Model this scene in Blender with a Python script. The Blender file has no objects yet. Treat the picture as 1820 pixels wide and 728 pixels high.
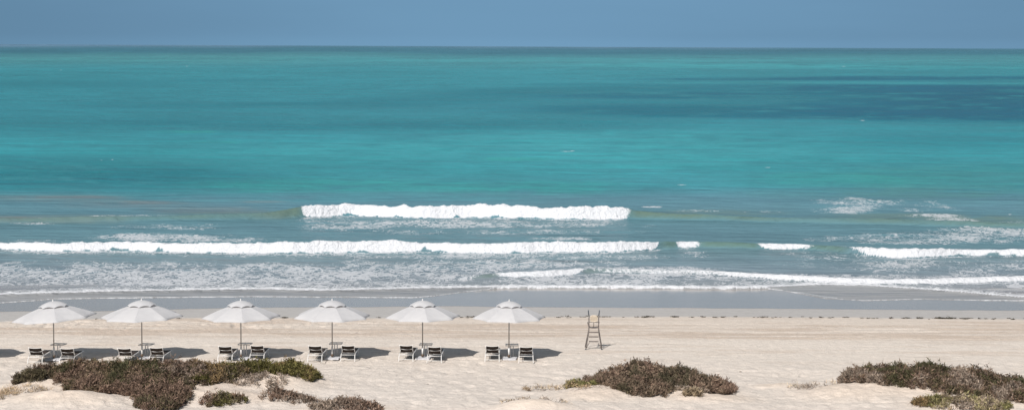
import bpy, math, random
import numpy as np
from mathutils import Matrix, Vector
random.seed(7)
rng = np.random.default_rng(11)
R = math.radians
scene = bpy.context.scene
col = scene.collection

# ------------------------------------------------------------------ camera
FPX, CX, CY = 3600.0, 910.0, 364.0            # focal length and centre in pixels of an 1820 px wide frame
CAM_H = 13.6
PITCH, ROLL = math.atan(282.0 / 3600.0), R(0.25)
SEA = -0.68
Fw = np.array([0, math.cos(PITCH), -math.sin(PITCH)])
U0 = np.array([0, math.sin(PITCH), math.cos(PITCH)]); R0 = np.array([1.0, 0, 0])
Rt = R0 * math.cos(ROLL) + U0 * math.sin(ROLL)
Up = U0 * math.cos(ROLL) - R0 * math.sin(ROLL)
cam_data = bpy.data.cameras.new('camera'); cam = bpy.data.objects.new('camera', cam_data); col.objects.link(cam)
m = Matrix.Identity(4)
for i in range(3):
    m[i][0] = Rt[i]; m[i][1] = Up[i]; m[i][2] = -Fw[i]
m[2][3] = CAM_H
cam.matrix_world = m
cam_data.sensor_width = 36; cam_data.lens = 36 * FPX / 1820
cam_data.clip_start = 0.5; cam_data.clip_end = 80000
scene.camera = cam

def project(x, y, z):
    dz = z - CAM_H
    fx = Rt[0] * x + Rt[1] * y + Rt[2] * dz
    fu = Up[0] * x + Up[1] * y + Up[2] * dz
    ff = Fw[1] * y + Fw[2] * dz
    return CX + FPX * fx / ff, CY - FPX * fu / ff

# ------------------------------------------------------------------ noise
def hash2(ix, iy, seed):
    h = (ix.astype(np.int64) * 374761393 + iy.astype(np.int64) * 668265263 + seed * 974711) & 0xffffffff
    h = ((h ^ (h >> 13)) * 1274126177) & 0xffffffff
    h = h ^ (h >> 16)
    return (h & 0xffff) / 65535.0
def vnoise(x, y, seed=0):
    ix = np.floor(x); iy = np.floor(y); fx = x - ix; fy = y - iy
    fx = fx * fx * fx * (fx * (fx * 6 - 15) + 10); fy = fy * fy * fy * (fy * (fy * 6 - 15) + 10)
    a = hash2(ix, iy, seed); b = hash2(ix + 1, iy, seed); c = hash2(ix, iy + 1, seed); d = hash2(ix + 1, iy + 1, seed)
    return ((a * (1 - fx) + b * fx) * (1 - fy) + (c * (1 - fx) + d * fx) * fy) * 2 - 1
def fbm(x, y, seed=0, oct=4, gain=0.5):
    s = 0; a = 1; t = 0
    for k in range(oct):
        s = s + a * vnoise(x * 2 ** k + 17.3 * k, y * 2 ** k - 9.1 * k, seed + k); t += a; a *= gain
    return s / t
def sstep(a, b, x):
    t = np.clip((x - a) / (b - a), 0, 1); return t * t * (3 - 2 * t)

# ------------------------------------------------------------------ beach profile
PY = np.array([-100, 100.5, 102, 106, 112, 119, 124, 135, 160, 200, 400])
PZ = np.array([0.0, 0.0, -0.03, -0.14, -0.36, -0.64, -0.84, -1.2, -2.0, -3.2, -9.0])
def profile(y): return np.interp(y, PY, PZ)
def ground_at(u, v, z=None):
    """world point where the beach (or the level z) lies under a place of the picture"""
    u = float(u); v = float(v)
    d = Fw + Rt * (u - CX) / FPX - Up * (v - CY) / FPX
    zz = 0.0 if z is None else z
    for _ in range(30):
        t = (zz - CAM_H) / d[2]
        x, y = d[0] * t, d[1] * t
        if z is not None: break
        zz = 0.5 * zz + 0.5 * float(profile(y))
    return x, y
def line_xy(pts, z=None):
    w = sorted(ground_at(u, v, z) for u, v in pts)
    return np.array([p[0] for p in w]), np.array([p[1] for p in w])

EDGE = line_xy([(-150, 540), (0, 538), (63, 534), (95, 531), (300, 528.5), (450, 527), (640, 528.5), (734, 528.5), (766, 526.5), (829, 518), (892, 512),
                (1121, 512.5), (1295, 514), (1360, 513), (1392, 516), (1464, 530), (1534, 534), (1644, 531.5), (1771, 534), (1820, 534), (2000, 533)])
BORE = line_xy([(-150, 529), (0, 526), (190, 520.5), (316, 518), (460, 516), (576, 518.5), (703, 515.5), (910, 512), (1121, 512.5), (1295, 513.5), (1360, 512),
                (1464, 508), (1550, 510), (1676, 518.6), (1820, 531), (2000, 540)])
WET = line_xy([(-150, 555), (0, 553.7), (170, 553), (330, 549.4), (500, 546), (660, 545.4), (800, 544), (1000, 546), (1320, 548), (1480, 549.4), (1820, 551.4), (2000, 552)])
WRACK = line_xy([(-150, 575), (0, 572), (170, 567), (400, 565), (660, 565), (1000, 563.5), (1320, 563.5), (1480, 564.5), (1820, 567.5), (2000, 569)])
def at_line(L, x): return np.interp(x, L[0], L[1])

# dune hummocks: x, y, rx, ry, height
DUNES = [(-18.0, 79.2, 2.6, 2.2, .34), (-15.0, 79.6, 3.2, 2.2, .38), (-17.0, 76.0, 2.6, 1.4, .42), (-12.2, 79.6, 3.0, 2.4, .30), (-9.3, 80.4, 2.4, 2.0, .38),
         (-10.6, 77.0, 3.4, 1.3, .30), (-6.2, 75.2, 2.0, 1.0, .18), (0.9, 75.1, 1.6, .9, .42), (5.2, 79.2, 3.4, 2.0, .42), (3.2, 77.6, 1.7, 1.5, .28), (7.6, 77.6, 2.2, 1.2, .18),
         (13.2, 78.6, 2.4, 2.2, .42), (16.5, 79.2, 3.0, 2.2, .45), (20.0, 77.6, 3.0, 2.2, .32), (17.0, 76.2, 2.4, 1.2, .22), (2.2, 80.2, .9, .6, .10), (10.8, 80.6, 1.2, .7, .16)]
def ground(x, y, fine=True):
    x = np.asarray(x, float); y = np.asarray(y, float)
    z = profile(y)
    for cx, cy, rx, ry, h in DUNES:
        r2 = ((x - cx) / rx) ** 2 + ((y - cy) / ry) ** 2
        z = z + h * np.exp(-r2 * 1.6)
    near = 1 - sstep(83, 89, y)                       # the loose sand in front of the groomed beach
    z = z + near * (.14 * fbm(x / 3.1, y / 2.6, 3, 4) + .09 * np.abs(fbm(x / 1.1, y / 1.0, 5, 3)))
    dry = 1 - sstep(98.5, 101.5, y)
    if fine:
        mid = sstep(83, 90, y) * dry
        # grooming tracks along the beach
        t = np.zeros_like(z)
        for yy, wd, dp, sd in [(94.3, .16, .02, 1), (94.9, .12, .018, 2), (95.8, .25, .02, 3), (96.5, .14, .022, 4), (98.9, .14, .018, 5), (97.6, .12, .02, 6), (91.6, .14, .012, 7)]:
            yc = yy + .35 * fbm(x / 18, x * 0 + sd, 20 + sd, 2)
            a = sstep(-.25, .35, fbm(x / 6, x * 0 + sd * 3.3, 40 + sd, 2))
            t = t - a * dp * np.exp(-((y - yc) / wd) ** 2) + a * dp * .8 * np.exp(-((y - yc - 1.9 * wd) / wd) ** 2)
        z = z + mid * t
        # trampled, footprinted band
        foot = dry * (.55 * near + .36 + 1.5 * np.exp(-((y - 98.4) / 2.0) ** 2) * sstep(-6, -17, x) + .5 * np.exp(-((y - 98.4) / 2.0) ** 2) * sstep(14, -8, x) + .9 * np.exp(-((y - 87.6) / 1.8) ** 2) * sstep(8, -2, x))
        n = fbm(x / .42, y / .5, 9, 2)
        z = z - foot * .05 * sstep(.22, .6, n) + foot * .016 * fbm(x / .2, y / .22, 14, 2)
        z = z + dry * .008 * fbm(x / 1.2, y / .5, 31, 3)
    return z

# ------------------------------------------------------------------ helpers
def tag(o, label=None, cat=None, group=None, kind=None):
    if label: o['label'] = label
    if cat: o['category'] = cat
    if group: o['group'] = group
    if kind: o['kind'] = kind
    return o
def empty(name, loc, rz=0, **kw):
    o = bpy.data.objects.new(name, None); o.empty_display_size = .3
    o.location = loc; o.rotation_euler = (0, 0, rz); col.objects.link(o); tag(o, **kw); return o
def link_mesh(name, me, mat, parent=None):
    o = bpy.data.objects.new(name, me); me.materials.append(mat); col.objects.link(o)
    if parent: o.parent = parent
    return o
class MB:
    def __init__(s): s.v = []; s.f = []; s.sm = []
    def face(s, idx, smooth=False): s.f.append(idx); s.sm.append(smooth)
    def box(s, c, size, rot=None, bevel=0):
        hx, hy, hz = [q / 2 for q in size]; b = len(s.v)
        for sx in (-1, 1):
            for sy in (-1, 1):
                for sz in (-1, 1):
                    p = Vector((sx * hx, sy * hy, sz * hz))
                    if rot: p = rot @ p
                    s.v.append(tuple(p + Vector(c)))
        for f in [(0, 1, 3, 2), (4, 6, 7, 5), (0, 4, 5, 1), (2, 3, 7, 6), (0, 2, 6, 4), (1, 5, 7, 3)]: s.face([b + i for i in f])
        return s
    def tube(s, pts, r, n=8, closed=False, r2=None):
        pts = [Vector(p) for p in pts]; N = len(pts); b = len(s.v); prev = None
        for i, p in enumerate(pts):
            if closed: d = pts[(i + 1) % N] - pts[i - 1]
            else: d = pts[min(i + 1, N - 1)] - pts[max(i - 1, 0)]
            d.normalize()
            a = prev if prev is not None else (Vector((0, 0, 1)) if abs(d.z) < .9 else Vector((1, 0, 0)))
            e1 = (a - d * a.dot(d)).normalized(); e2 = d.cross(e1); prev = e1
            rr = r if r2 is None else r + (r2 - r) * i / max(1, N - 1)
            for k in range(n):
                t = 2 * math.pi * k / n
                s.v.append(tuple(p + rr * (math.cos(t) * e1 + math.sin(t) * e2)))
        for i in range(N if closed else N - 1):
            j = (i + 1) % N
            for k in range(n):
                s.face([b + i * n + k, b + i * n + (k + 1) % n, b + j * n + (k + 1) % n, b + j * n + k], True)
        if not closed:
            s.face([b + k for k in range(n)][::-1]); s.face([b + (N - 1) * n + k for k in range(n)])
        return s
    def lathe(s, prof, c=(0, 0, 0), n=16):
        b = len(s.v)
        for r, z in prof:
            for k in range(n):
                t = 2 * math.pi * k / n
                s.v.append((c[0] + r * math.cos(t), c[1] + r * math.sin(t), c[2] + z))
        for i in range(len(prof) - 1):
            for k in range(n):
                s.face([b + i * n + k, b + i * n + (k + 1) % n, b + (i + 1) * n + (k + 1) % n, b + (i + 1) * n + k], True)
        s.face([b + k for k in range(n)][::-1]); s.face([b + (len(prof) - 1) * n + k for k in range(n)])
        return s
    def xform(s, M): s.v = [tuple(M @ Vector(p)) for p in s.v]; return s
    def build(s, name, mat, parent=None):
        me = bpy.data.meshes.new(name); me.from_pydata(s.v, [], s.f)
        me.polygons.foreach_set('use_smooth', s.sm); me.update()
        return link_mesh(name, me, mat, parent)
def bez(pts, n=6):
    """smooth curve through points (Catmull-Rom)"""
    P = [Vector(p) for p in pts]; P = [2 * P[0] - P[1]] + P + [2 * P[-1] - P[-2]]; out = []
    for i in range(1, len(P) - 2):
        for k in range(n):
            t = k / n; a, b, c, d = P[i - 1:i + 3]
            out.append(.5 * ((2 * b) + (c - a) * t + (2 * a - 5 * b + 4 * c - d) * t * t + (3 * b - a - 3 * c + d) * t ** 3))
    out.append(P[-2]); return out

# ------------------------------------------------------------------ materials
class NT:
    def __init__(s, name):
        s.m = bpy.data.materials.new(name); s.m.use_nodes = True; s.t = s.m.node_tree
        s.n = s.t.nodes; s.l = s.t.links; s.b = s.n['Principled BSDF']; s.out = s.n['Material Output']
    def add(s, typ, ins=None, **kw):
        q = s.n.new(typ)
        for k, v in kw.items(): setattr(q, k, v)
        for k, v in (ins or {}).items(): s.put(q, k, v)
        return q
    def put(s, q, k, v):
        if hasattr(v, 'is_linked') or hasattr(v, 'links'): s.l.new(v, q.inputs[k])
        else: q.inputs[k].default_value = v
    def noise(s, vec, scale, detail=3, rough=.5, dist=0):
        return s.add('ShaderNodeTexNoise', {'Vector': vec, 'Scale': scale, 'Detail': detail, 'Roughness': rough, 'Distortion': dist}).outputs['Fac']
    def math(s, op, a, b=None, clamp=False):
        q = s.add('ShaderNodeMath', operation=op, use_clamp=clamp); s.put(q, 0, a)
        if b is not None: s.put(q, 1, b)
        return q.outputs[0]
    def mix(s, fac, a, b):
        q = s.add('ShaderNodeMix', data_type='RGBA'); s.put(q, 0, fac); s.put(q, 6, a); s.put(q, 7, b); return q.outputs[2]
    def ramp(s, fac, lo, hi):
        q = s.add('ShaderNodeMapRange', {'Value': fac, 'From Min': lo, 'From Max': hi}, interpolation_type='SMOOTHSTEP'); return q.outputs[0]
    def coords(s, scale=(1, 1, 1), kind='Object'):
        q = s.add('ShaderNodeTexCoord'); mp = s.add('ShaderNodeMapping', {'Vector': q.outputs[kind], 'Scale': scale}); return mp.outputs[0]
    def bump(s, h, dist, strength=1, normal=None):
        q = s.add('ShaderNodeBump', {'Height': h, 'Distance': dist, 'Strength': strength})
        if normal is not None: s.put(q, 'Normal', normal)
        return q.outputs[0]
def simple(name, c, rough=.5, metal=0, var=.15, vs=6, bump=0, bs=60, sheen=0, spec=.5):
    t = NT(name); v = t.coords()
    n = t.noise(v, vs, 4)
    lo = tuple(q * (1 - var) for q in c) + (1,); hi = tuple(min(1, q * (1 + var)) for q in c) + (1,)
    t.put(t.b, 'Base Color', t.mix(t.ramp(n, .3, .7), lo, hi))
    t.put(t.b, 'Roughness', rough); t.put(t.b, 'Metallic', metal); t.put(t.b, 'Specular IOR Level', spec)
    if bump: t.put(t.b, 'Normal', t.bump(t.noise(v, bs, 3), bump))
    return t.m
M = {}
M['white_frame'] = simple('white_frame_paint', (.58, .57, .56), .4, var=.06)
M['mesh_sling'] = simple('dark_mesh_sling', (.035, .026, .022), .8, var=.25, vs=14, bump=.002, bs=220, spec=.2)
M['pole_metal'] = simple('parasol_pole_metal', (.36, .33, .30), .38, .55, var=.12)
M['grey_metal'] = simple('table_grey_metal', (.52, .51, .50), .5, .0, var=.1)
M['table_top'] = simple('table_pale_top', (.62, .58, .53), .5, 0, var=.06)
M['slab'] = simple('concrete_slab', (.40, .40, .42), .85, var=.12, vs=9, bump=.004, bs=90)
M['clamp'] = simple('rusty_clamp', (.10, .07, .05), .6, .4, var=.3, vs=20)
M['chair_steel'] = simple('weathered_steel', (.15, .13, .12), .45, .35, var=.3, vs=12)
M['chair_grip'] = simple('dark_grip', (.04, .05, .065), .5, var=.2)
M['cream_plastic'] = simple('sunbleached_cream_plastic', (.40, .34, .27), .55, var=.15, vs=4)
M['pebble'] = simple('pale_shell', (.62, .58, .52), .6, var=.1)

def canopy_mat():
    t = NT('parasol_fabric'); v = t.coords()
    n = t.noise(v, 2.2, 4); n2 = t.noise(v, 260, 2)
    t.put(t.b, 'Base Color', t.mix(t.ramp(n, .3, .72), (.435, .438, .455, 1), (.470, .472, .486, 1)))
    t.put(t.b, 'Roughness', .85); t.put(t.b, 'Specular IOR Level', .2)
    nn = t.bump(t.noise(v, 2.6, 2), .022)
    t.put(t.b, 'Normal', t.bump(n2, .001, 1, nn))
    tr = t.add('ShaderNodeBsdfTranslucent', {'Color': (.62, .60, .60, 1)})
    mx = t.add('ShaderNodeMixShader', {0: .22, 1: t.b.outputs[0], 2: tr.outputs[0]})
    t.l.new(mx.outputs[0], t.out.inputs[0]); return t.m
M['canopy'] = canopy_mat()

def sand_mat():
    t = NT('beach_sand'); v = t.coords()
    at = t.add('ShaderNodeAttribute', attribute_name='albedo')
    wet = t.add('ShaderNodeAttribute', attribute_name='wet').outputs['Fac']
    c = at.outputs['Color']
    n1 = t.noise(v, 9, 5, .65); n2 = t.noise(v, 60, 3, .6)
    vs = t.add('ShaderNodeMapping', {'Vector': v, 'Scale': (.5, 2.4, 1)}).outputs[0]
    n3 = t.noise(vs, 2.2, 6, .7)
    vg = t.add('ShaderNodeMapping', {'Vector': v, 'Scale': (.45, .40, 1)}).outputs[0]
    n4 = t.noise(vg, 7.5, 3, .7)
    k = t.math('ADD', t.math('MULTIPLY', n1, .22), t.math('MULTIPLY', n3, .46))
    k = t.math('ADD', k, t.math('MULTIPLY', n4, .42))
    k = t.math('ADD', k, .45)
    # wet sand is smoother and even
    kw = t.math('ADD', t.math('MULTIPLY', t.math('SUBTRACT', k, 1), t.math('SUBTRACT', 1, t.math('MULTIPLY', wet, .8))), 1)
    vm = t.add('ShaderNodeVectorMath', {0: c, 'Scale': kw}, operation='SCALE')
    # scattered dark specks (shell, weed crumbs) on the dry sand
    vo = t.add('ShaderNodeTexVoronoi', {'Vector': v, 'Scale': 1.7, 'Randomness': 1.0})
    sp = t.math('MULTIPLY', t.math('SUBTRACT', 1, t.ramp(vo.outputs['Distance'], .035, .06)), t.math('SUBTRACT', 1, wet, True))
    sp = t.math('MULTIPLY', sp, t.ramp(t.noise(v, .6, 2), .5, .62))
    t.put(t.b, 'Base Color', t.mix(t.math('MULTIPLY', sp, .6), vm.outputs[0], (.16, .12, .09, 1)))
    # a film of water lies on the wet sand
    t.put(t.b, 'Roughness', t.math('SUBTRACT', .95, t.math('MULTIPLY', t.ramp(wet, .55, 1), .77)))
    t.put(t.b, 'Specular IOR Level', t.math('ADD', .12, t.math('MULTIPLY', t.ramp(wet, .5, 1), .20)))
    b0 = t.bump(n4, .06, .9); b1 = t.bump(n1, .04, .8, b0); b2 = t.bump(n2, .012, .8, b1)
    dryf = t.math('SUBTRACT', 1, t.ramp(wet, .2, .7))
    g = t.add('ShaderNodeNewGeometry')
    mx = t.add('ShaderNodeMix', data_type='VECTOR', ); t.put(mx, 0, dryf); t.put(mx, 4, g.outputs['Normal']); t.put(mx, 5, b2)
    t.put(t.b, 'Normal', mx.outputs[1]); return t.m
M['sand'] = sand_mat()

def sea_mat():
    t = NT('sea_water'); v = t.coords()
    at = t.add('ShaderNodeAttribute', attribute_name='albedo').outputs['Color']
    foam = t.add('ShaderNodeAttribute', attribute_name='foam').outputs['Fac']
    lace = t.add('ShaderNodeAttribute', attribute_name='lace').outputs['Fac']
    # foam lace: ridged noise stretched along the shore
    vs = t.add('ShaderNodeMapping', {'Vector': v, 'Scale': (.70, .36, .3)}).outputs[0]
    a = t.noise(vs, 1.5, 3, .5, 1.3); b = t.noise(vs, 3.2, 3, .5, .9); big = t.noise(vs, .45, 3, .6)
    ra = t.math('SUBTRACT', 1, t.math('MULTIPLY', t.math('ABSOLUTE', t.math('SUBTRACT', a, .5)), 7.0))
    rb = t.math('SUBTRACT', 1, t.math('MULTIPLY', t.math('ABSOLUTE', t.math('SUBTRACT', b, .5)), 6.5))
    rr = t.math('MAXIMUM', ra, t.math('SUBTRACT', rb, .12))
    rr = t.math('ADD', rr, t.math('MULTIPLY', t.math('SUBTRACT', big, .5), 1.15))
    thr = t.math('SUBTRACT', 1.27, lace)
    lm = t.ramp(t.math('SUBTRACT', rr, thr), -.10, .20)
    lm = t.math('MULTIPLY', lm, t.ramp(lace, .02, .35))
    lm = t.math('MULTIPLY', lm, .74)
    fn = t.noise(v, 5.5, 4, .7)
    fm = t.ramp(t.math('ADD', foam, t.math('MULTIPLY', t.math('SUBTRACT', fn, .5), 1.1)), .32, .66)
    mask = t.math('MAXIMUM', fm, lm, True)
    t.put(t.b, 'Base Color', at)
    t.put(t.b, 'Roughness', .24); t.put(t.b, 'IOR', 1.33); t.put(t.b, 'Specular IOR Level', .010)
    # chop
    vw = t.add('ShaderNodeMapping', {'Vector': v, 'Rotation': (0, 0, .12), 'Scale': (.42, 1, 1)}).outputs[0]
    w1 = t.noise(vw, .35, 4, .55, .4); w2 = t.noise(vw, 1.6, 4, .6, .4); w3 = t.noise(vw, .05, 4, .6, .3)
    n0 = t.bump(w3, 2.6, 1); n1 = t.bump(w1, .75, 1, n0); n2 = t.bump(w2, .17, 1, n1)
    t.put(t.b, 'Normal', n2)
    fb = t.add('ShaderNodeBsdfPrincipled', {'Base Color': (.565, .58, .61, 1), 'Roughness': .9, 'Specular IOR Level': .1})
    t.put(fb, 'Normal', t.bump(t.noise(v, 3.6, 5, .66), .26, 1))
    mx = t.add('ShaderNodeMixShader', {0: mask, 1: t.b.outputs[0], 2: fb.outputs[0]})
    t.l.new(mx.outputs[0], t.out.inputs[0]); return t.m
M['sea'] = sea_mat()

def plant_mat(name, rough=.8):
    t = NT(name); at = t.add('ShaderNodeAttribute', attribute_name='tint').outputs['Color']
    t.put(t.b, 'Base Color', at); t.put(t.b, 'Roughness', rough); t.put(t.b, 'Specular IOR Level', .15)
    tr = t.add('ShaderNodeBsdfTranslucent', {'Color': at})
    mx = t.add('ShaderNodeMixShader', {0: .2, 1: t.b.outputs[0], 2: tr.outputs[0]})
    t.l.new(mx.outputs[0], t.out.inputs[0]); return t.m
M['leaf'] = plant_mat('scrub_foliage'); M['twig'] = plant_mat('scrub_twigs'); M['weed'] = plant_mat('seaweed')

# ------------------------------------------------------------------ grid mesh
def grid_mesh(name, X, Y, Z, mat, attrs):
    r, c = X.shape; me = bpy.data.meshes.new(name)
    co = np.stack([X, Y, Z], -1).reshape(-1, 3).astype(np.float32)
    me.vertices.add(r * c); me.vertices.foreach_set('co', co.ravel())
    i = np.arange(r * c).reshape(r, c)
    q = np.stack([i[:-1, :-1], i[:-1, 1:], i[1:, 1:], i[1:, :-1]], -1).reshape(-1, 4).astype(np.int32)
    me.loops.add(q.size); me.loops.foreach_set('vertex_index', q.ravel())
    me.polygons.add(len(q)); me.polygons.foreach_set('loop_start', np.arange(len(q), dtype=np.int32) * 4)
    me.polygons.foreach_set('loop_total', np.full(len(q), 4, np.int32))
    me.update(calc_edges=True)
    me.polygons.foreach_set('use_smooth', np.ones(len(q), bool))
    for k, a in attrs.items():
        if a.ndim == 3:
            A = me.attributes.new(k, 'FLOAT_COLOR', 'POINT')
            A.data.foreach_set('color', np.concatenate([a, np.ones(a.shape[:2] + (1,))], -1).astype(np.float32).ravel())
        else:
            A = me.attributes.new(k, 'FLOAT', 'POINT'); A.data.foreach_set('value', a.astype(np.float32).ravel())
    return link_mesh(name, me, mat)

def blend(c, a, col_):
    a = np.clip(a, 0, 1)[..., None]; return c * (1 - a) + np.array(col_) * a

# ------------------------------------------------------------------ beach
gx = np.concatenate([-np.geomspace(3000, 38, 26), np.arange(-36.5, 36.6, .09), np.geomspace(38, 3000, 26)])
gy = np.concatenate([np.linspace(-120, 66, 30), np.arange(67.5, 124.1, .12), np.linspace(125, 260, 50)])
X, Y = np.meshgrid(gx, gy)
Z = ground(X, Y)
wetl, wrl = at_line(WET, X), at_line(WRACK, X)
wl = wetl + .25 * fbm(X / 5, Y * 0, 71, 3) + .12 * fbm(X / .9, Y * 0, 72, 2)
damp = sstep(wrl - .25, wrl + .5, Y + .35 * fbm(X / 2.2, Y / 1.4, 73, 3))
wet = .45 * damp + .55 * sstep(wl - .25, wl + .25, Y)
c = np.zeros(X.shape + (3,)) + np.array([.500, .450, .402])
near = 1 - sstep(82.5, 89, Y + 1.5 * fbm(X / 4, Y / 3, 80, 3))
c = blend(c, near * .8, (.480, .432, .390))                      # greyer loose sand near the dunes
c = blend(c, .8 * np.exp(-((X + 5.5) / 4.5) ** 2 - ((Y - 77) / 3.5) ** 2), (.484, .440, .402))
band = sstep(92.8, 94.4, Y + .6 * fbm(X / 9, Y / 3, 81, 3)) * (1 - damp)
st = fbm(X / 4.5, Y / .42, 82, 4, .6); st2 = fbm(X / 3, Y / .6, 83, 4)
c = blend(c, band * (.30 + .70 * sstep(-.15, .45, st + .35 * fbm(X / 14, Y / 2, 88, 2))), (.400, .335, .282))
c = blend(c, (1 - band) * (1 - near) * .75 * sstep(.05, .5, st2), (.44, .385, .335))
c = blend(c, .45 * np.exp(-((Y - 90.5 - .5 * fbm(X / 8, Y * 0, 87, 2)) / .9) ** 2) * sstep(.0, .4, st2 + st * .5), (.46, .385, .325))
for cx, cy, rx, ry, h in DUNES:                                  # warmer wind-piled sand on the hummocks
    c = blend(c, .8 * np.exp(-1.5 * ((((X - cx) / rx) ** 2 + ((Y - cy) / ry) ** 2) ** 1.6)), (.485, .410, .345))
c = blend(c, damp, (.322, .312, .305))
c = blend(c, sstep(.5, .9, wet), (.250, .215, .185))
beach = tag(grid_mesh('beach_sand', X, Y, Z, M['sand'], {'albedo': c, 'wet': wet}), 'pale groomed sand beach with wet shore and low dunes', 'beach', kind='structure')

# ------------------------------------------------------------------ sea
def prof_px(pts, z=SEA):
    us = np.array([p[0] for p in pts], float); return us, np.array([p[1] for p in pts], float)
def D_of_v(v): return FPX * (CAM_H - SEA) / (np.maximum(v, 84.0) - 82.0)
vrows = np.arange(365, 84.4, -1.15)
ys_far = np.concatenate([FPX * (CAM_H - SEA) / (vrows - 82.0), [9000, 14000, 22000, 40000, 60000]])
ys_far = np.sort(ys_far); y0 = ys_far[0]
ys = np.concatenate([np.arange(104.5, y0, .19), ys_far])
sc = np.linspace(-.325, .325, 900); sc = np.concatenate([[-3, -1, -.5, -.4], sc, [.4, .5, 1, 3]])
S, Y = np.meshgrid(sc, ys); X = S * Y
Uu, Vv = project(X, Y, np.full_like(X, SEA))
z = np.full_like(X, SEA)
foam = np.zeros_like(X); lace = np.zeros_like(X)

facemask = np.zeros_like(X)
def breaker(bot, hgt, foamy, width_back=4.5, seed=0, rag=.12, steep=.9, turb=1.0, notch=()):
    """bot: (u,v) foot line; hgt: (u,h) wave height; foamy: (u,f) whitewater amount"""
    global z, foam, lace, facemask
    bu, bv = zip(*bot); D = D_of_v(np.array(bv, float)); bx = (np.array(bu) - CX) / FPX * D
    o = np.argsort(bx); x = X
    xs_ = np.linspace(-90, 90, 1801); ys_ = np.interp(xs_, bx[o], D[o]); kr = np.exp(-np.linspace(-2.2, 2.2, 91) ** 2); ys_ = np.convolve(np.pad(ys_, 45, mode='edge'), kr / kr.sum(), 'valid')
    yf = np.interp(x, xs_, ys_) + .22 * fbm(x / 2.2, x * 0 + seed, 100 + seed, 3)
    Dm = D.mean(); uu = CX + FPX * x / Dm
    h = np.interp(uu, [a for a, _ in hgt], [b for _, b in hgt]); f = np.interp(uu, [a for a, _ in foamy], [b for _, b in foamy])
    h = h * (1 + .10 * fbm(x / 2.6, x * 0, 120 + seed, 3) + f * .15 * fbm(x / .6, Y / 1.0, 125 + seed, 4, .65))
    cut = sum((a_ * np.exp(-((uu - u_) / w_) ** 2) for u_, w_, a_ in notch), 0 * x) + .12 * fbm(x / .8, x * 0, 126 + seed, 3)
    s = (Y - yf)
    run = steep * np.maximum(h, .55)
    front = sstep(0, 1, s / run); back = np.exp(-np.maximum(s - run, 0) / width_back * 1.2)
    back = np.where(s > run, back, 1)
    zz = h * front * back * (s > 0)
    lump = fbm(x / .38, Y / .5, 130 + seed, 4, .6); lump2 = fbm(x / 1.3, Y / 1.2, 140 + seed, 3)
    inb = (s > 0) * sstep(1, .0, (s - run * .9) / (1.3 + h)) 
    facemask = np.maximum(facemask, sstep(-.1, .1, s) * sstep(run + .4, run, s) * sstep(.15, .3, h))
    ff = f * sstep(-.05, .12, s - cut) * sstep(1.0, 0, (s - run) / (.9 + .8 * h + .8 * lump2))
    zz = zz + ff * turb * rag * h * (lump + .8 * lump2)
    z = z + zz
    foam = np.maximum(foam, ff)
    # spent foam just shoreward
    lace = np.maximum(lace, f * np.maximum(.50 * sstep(-5.0, -.2, s), .82 * sstep(-1.3, -.1, s)) * (s <= .3))
    return s, h, f, run
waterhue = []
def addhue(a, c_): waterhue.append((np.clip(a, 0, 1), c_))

# outer breaker
s, h, f, run = breaker([(-300, 402), (0, 400), (300, 396), (470, 392), (535, 388), (565, 390), (610, 384), (700, 387.5), (735, 389.4), (785, 390), (807, 386), (910, 389), (1026, 390), (1106, 388), (1127, 386),
         (1200, 389), (1360, 393), (1500, 396), (1620, 398), (1820, 402), (2100, 404)],
        [(-300, .25), (0, .35), (300, .35), (470, .5), (530, .88), (545, 1.02), (600, .95), (735, .97), (830, 1.04), (1000, .96), (1090, 1.02), (1118, .86), (1136, .62), (1200, .52), (1320, .42), (1450, .4), (1640, .5), (1820, .35), (2100, .3)],
        [(520, 0), (542, 1), (1106, 1), (1138, 0)], seed=1, rag=.12, notch=[(512, 16, 1.0), (1148, 17, 1.4), (612, 12, .3), (810, 7, .25), (660, 12, .12), (700, 9, .15), (880, 9, .18), (960, 14, .12)])
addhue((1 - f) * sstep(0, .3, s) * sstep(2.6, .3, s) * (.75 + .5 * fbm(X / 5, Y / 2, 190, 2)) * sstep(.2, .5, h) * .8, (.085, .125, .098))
# second breaker
s, h, f, run = breaker([(-300, 446), (0, 446), (30, 449), (50, 450.5), (126, 452.6), (164, 450), (220, 449), (316, 453), (460, 453), (545, 453), (640, 450), (700, 451), (753, 446), (800, 450.5), (910, 451), (1000, 449), (1150, 446), (1190, 441),
         (1215, 437), (1250, 440), (1360, 441), (1465, 442), (1510, 446), (1550, 456), (1630, 458), (1700, 452), (1820, 451.6), (2100, 451)],
        [(-300, .4), (0, .4), (50, .58), (300, .62), (460, .7), (700, .74), (753, .55), (900, .72), (1100, .66), (1186, .55), (1212, .45), (1250, .42), (1300, .4), (1360, .36), (1460, .34), (1500, .4), (1560, .62), (1640, .6), (1720, .42), (1820, .42), (2100, .4)],
        [(-300, .8), (0, .9), (40, 1), (1172, 1), (1194, .1), (1208, .1), (1216, .9), (1238, .85), (1270, 0), (1352, 0), (1364, .75), (1440, .75), (1470, .1), (1500, .1), (1518, 1), (1690, 1), (1720, .8), (2100, .8)], seed=2, rag=.13, notch=[(753, 10, .2), (203, 9, .18), (283, 9, .22), (225, 6, .15), (640, 10, .12), (920, 12, .12), (1190, 14, .7), (1278, 16, .4), (1504, 22, .7), (1712, 24, .16), (1765, 12, .14), (1355, 14, .4), (1470, 16, .4)])
addhue((1 - f) * sstep(0, .25, s) * sstep(1.8, .3, s) * .75, (.080, .130, .105))
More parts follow.
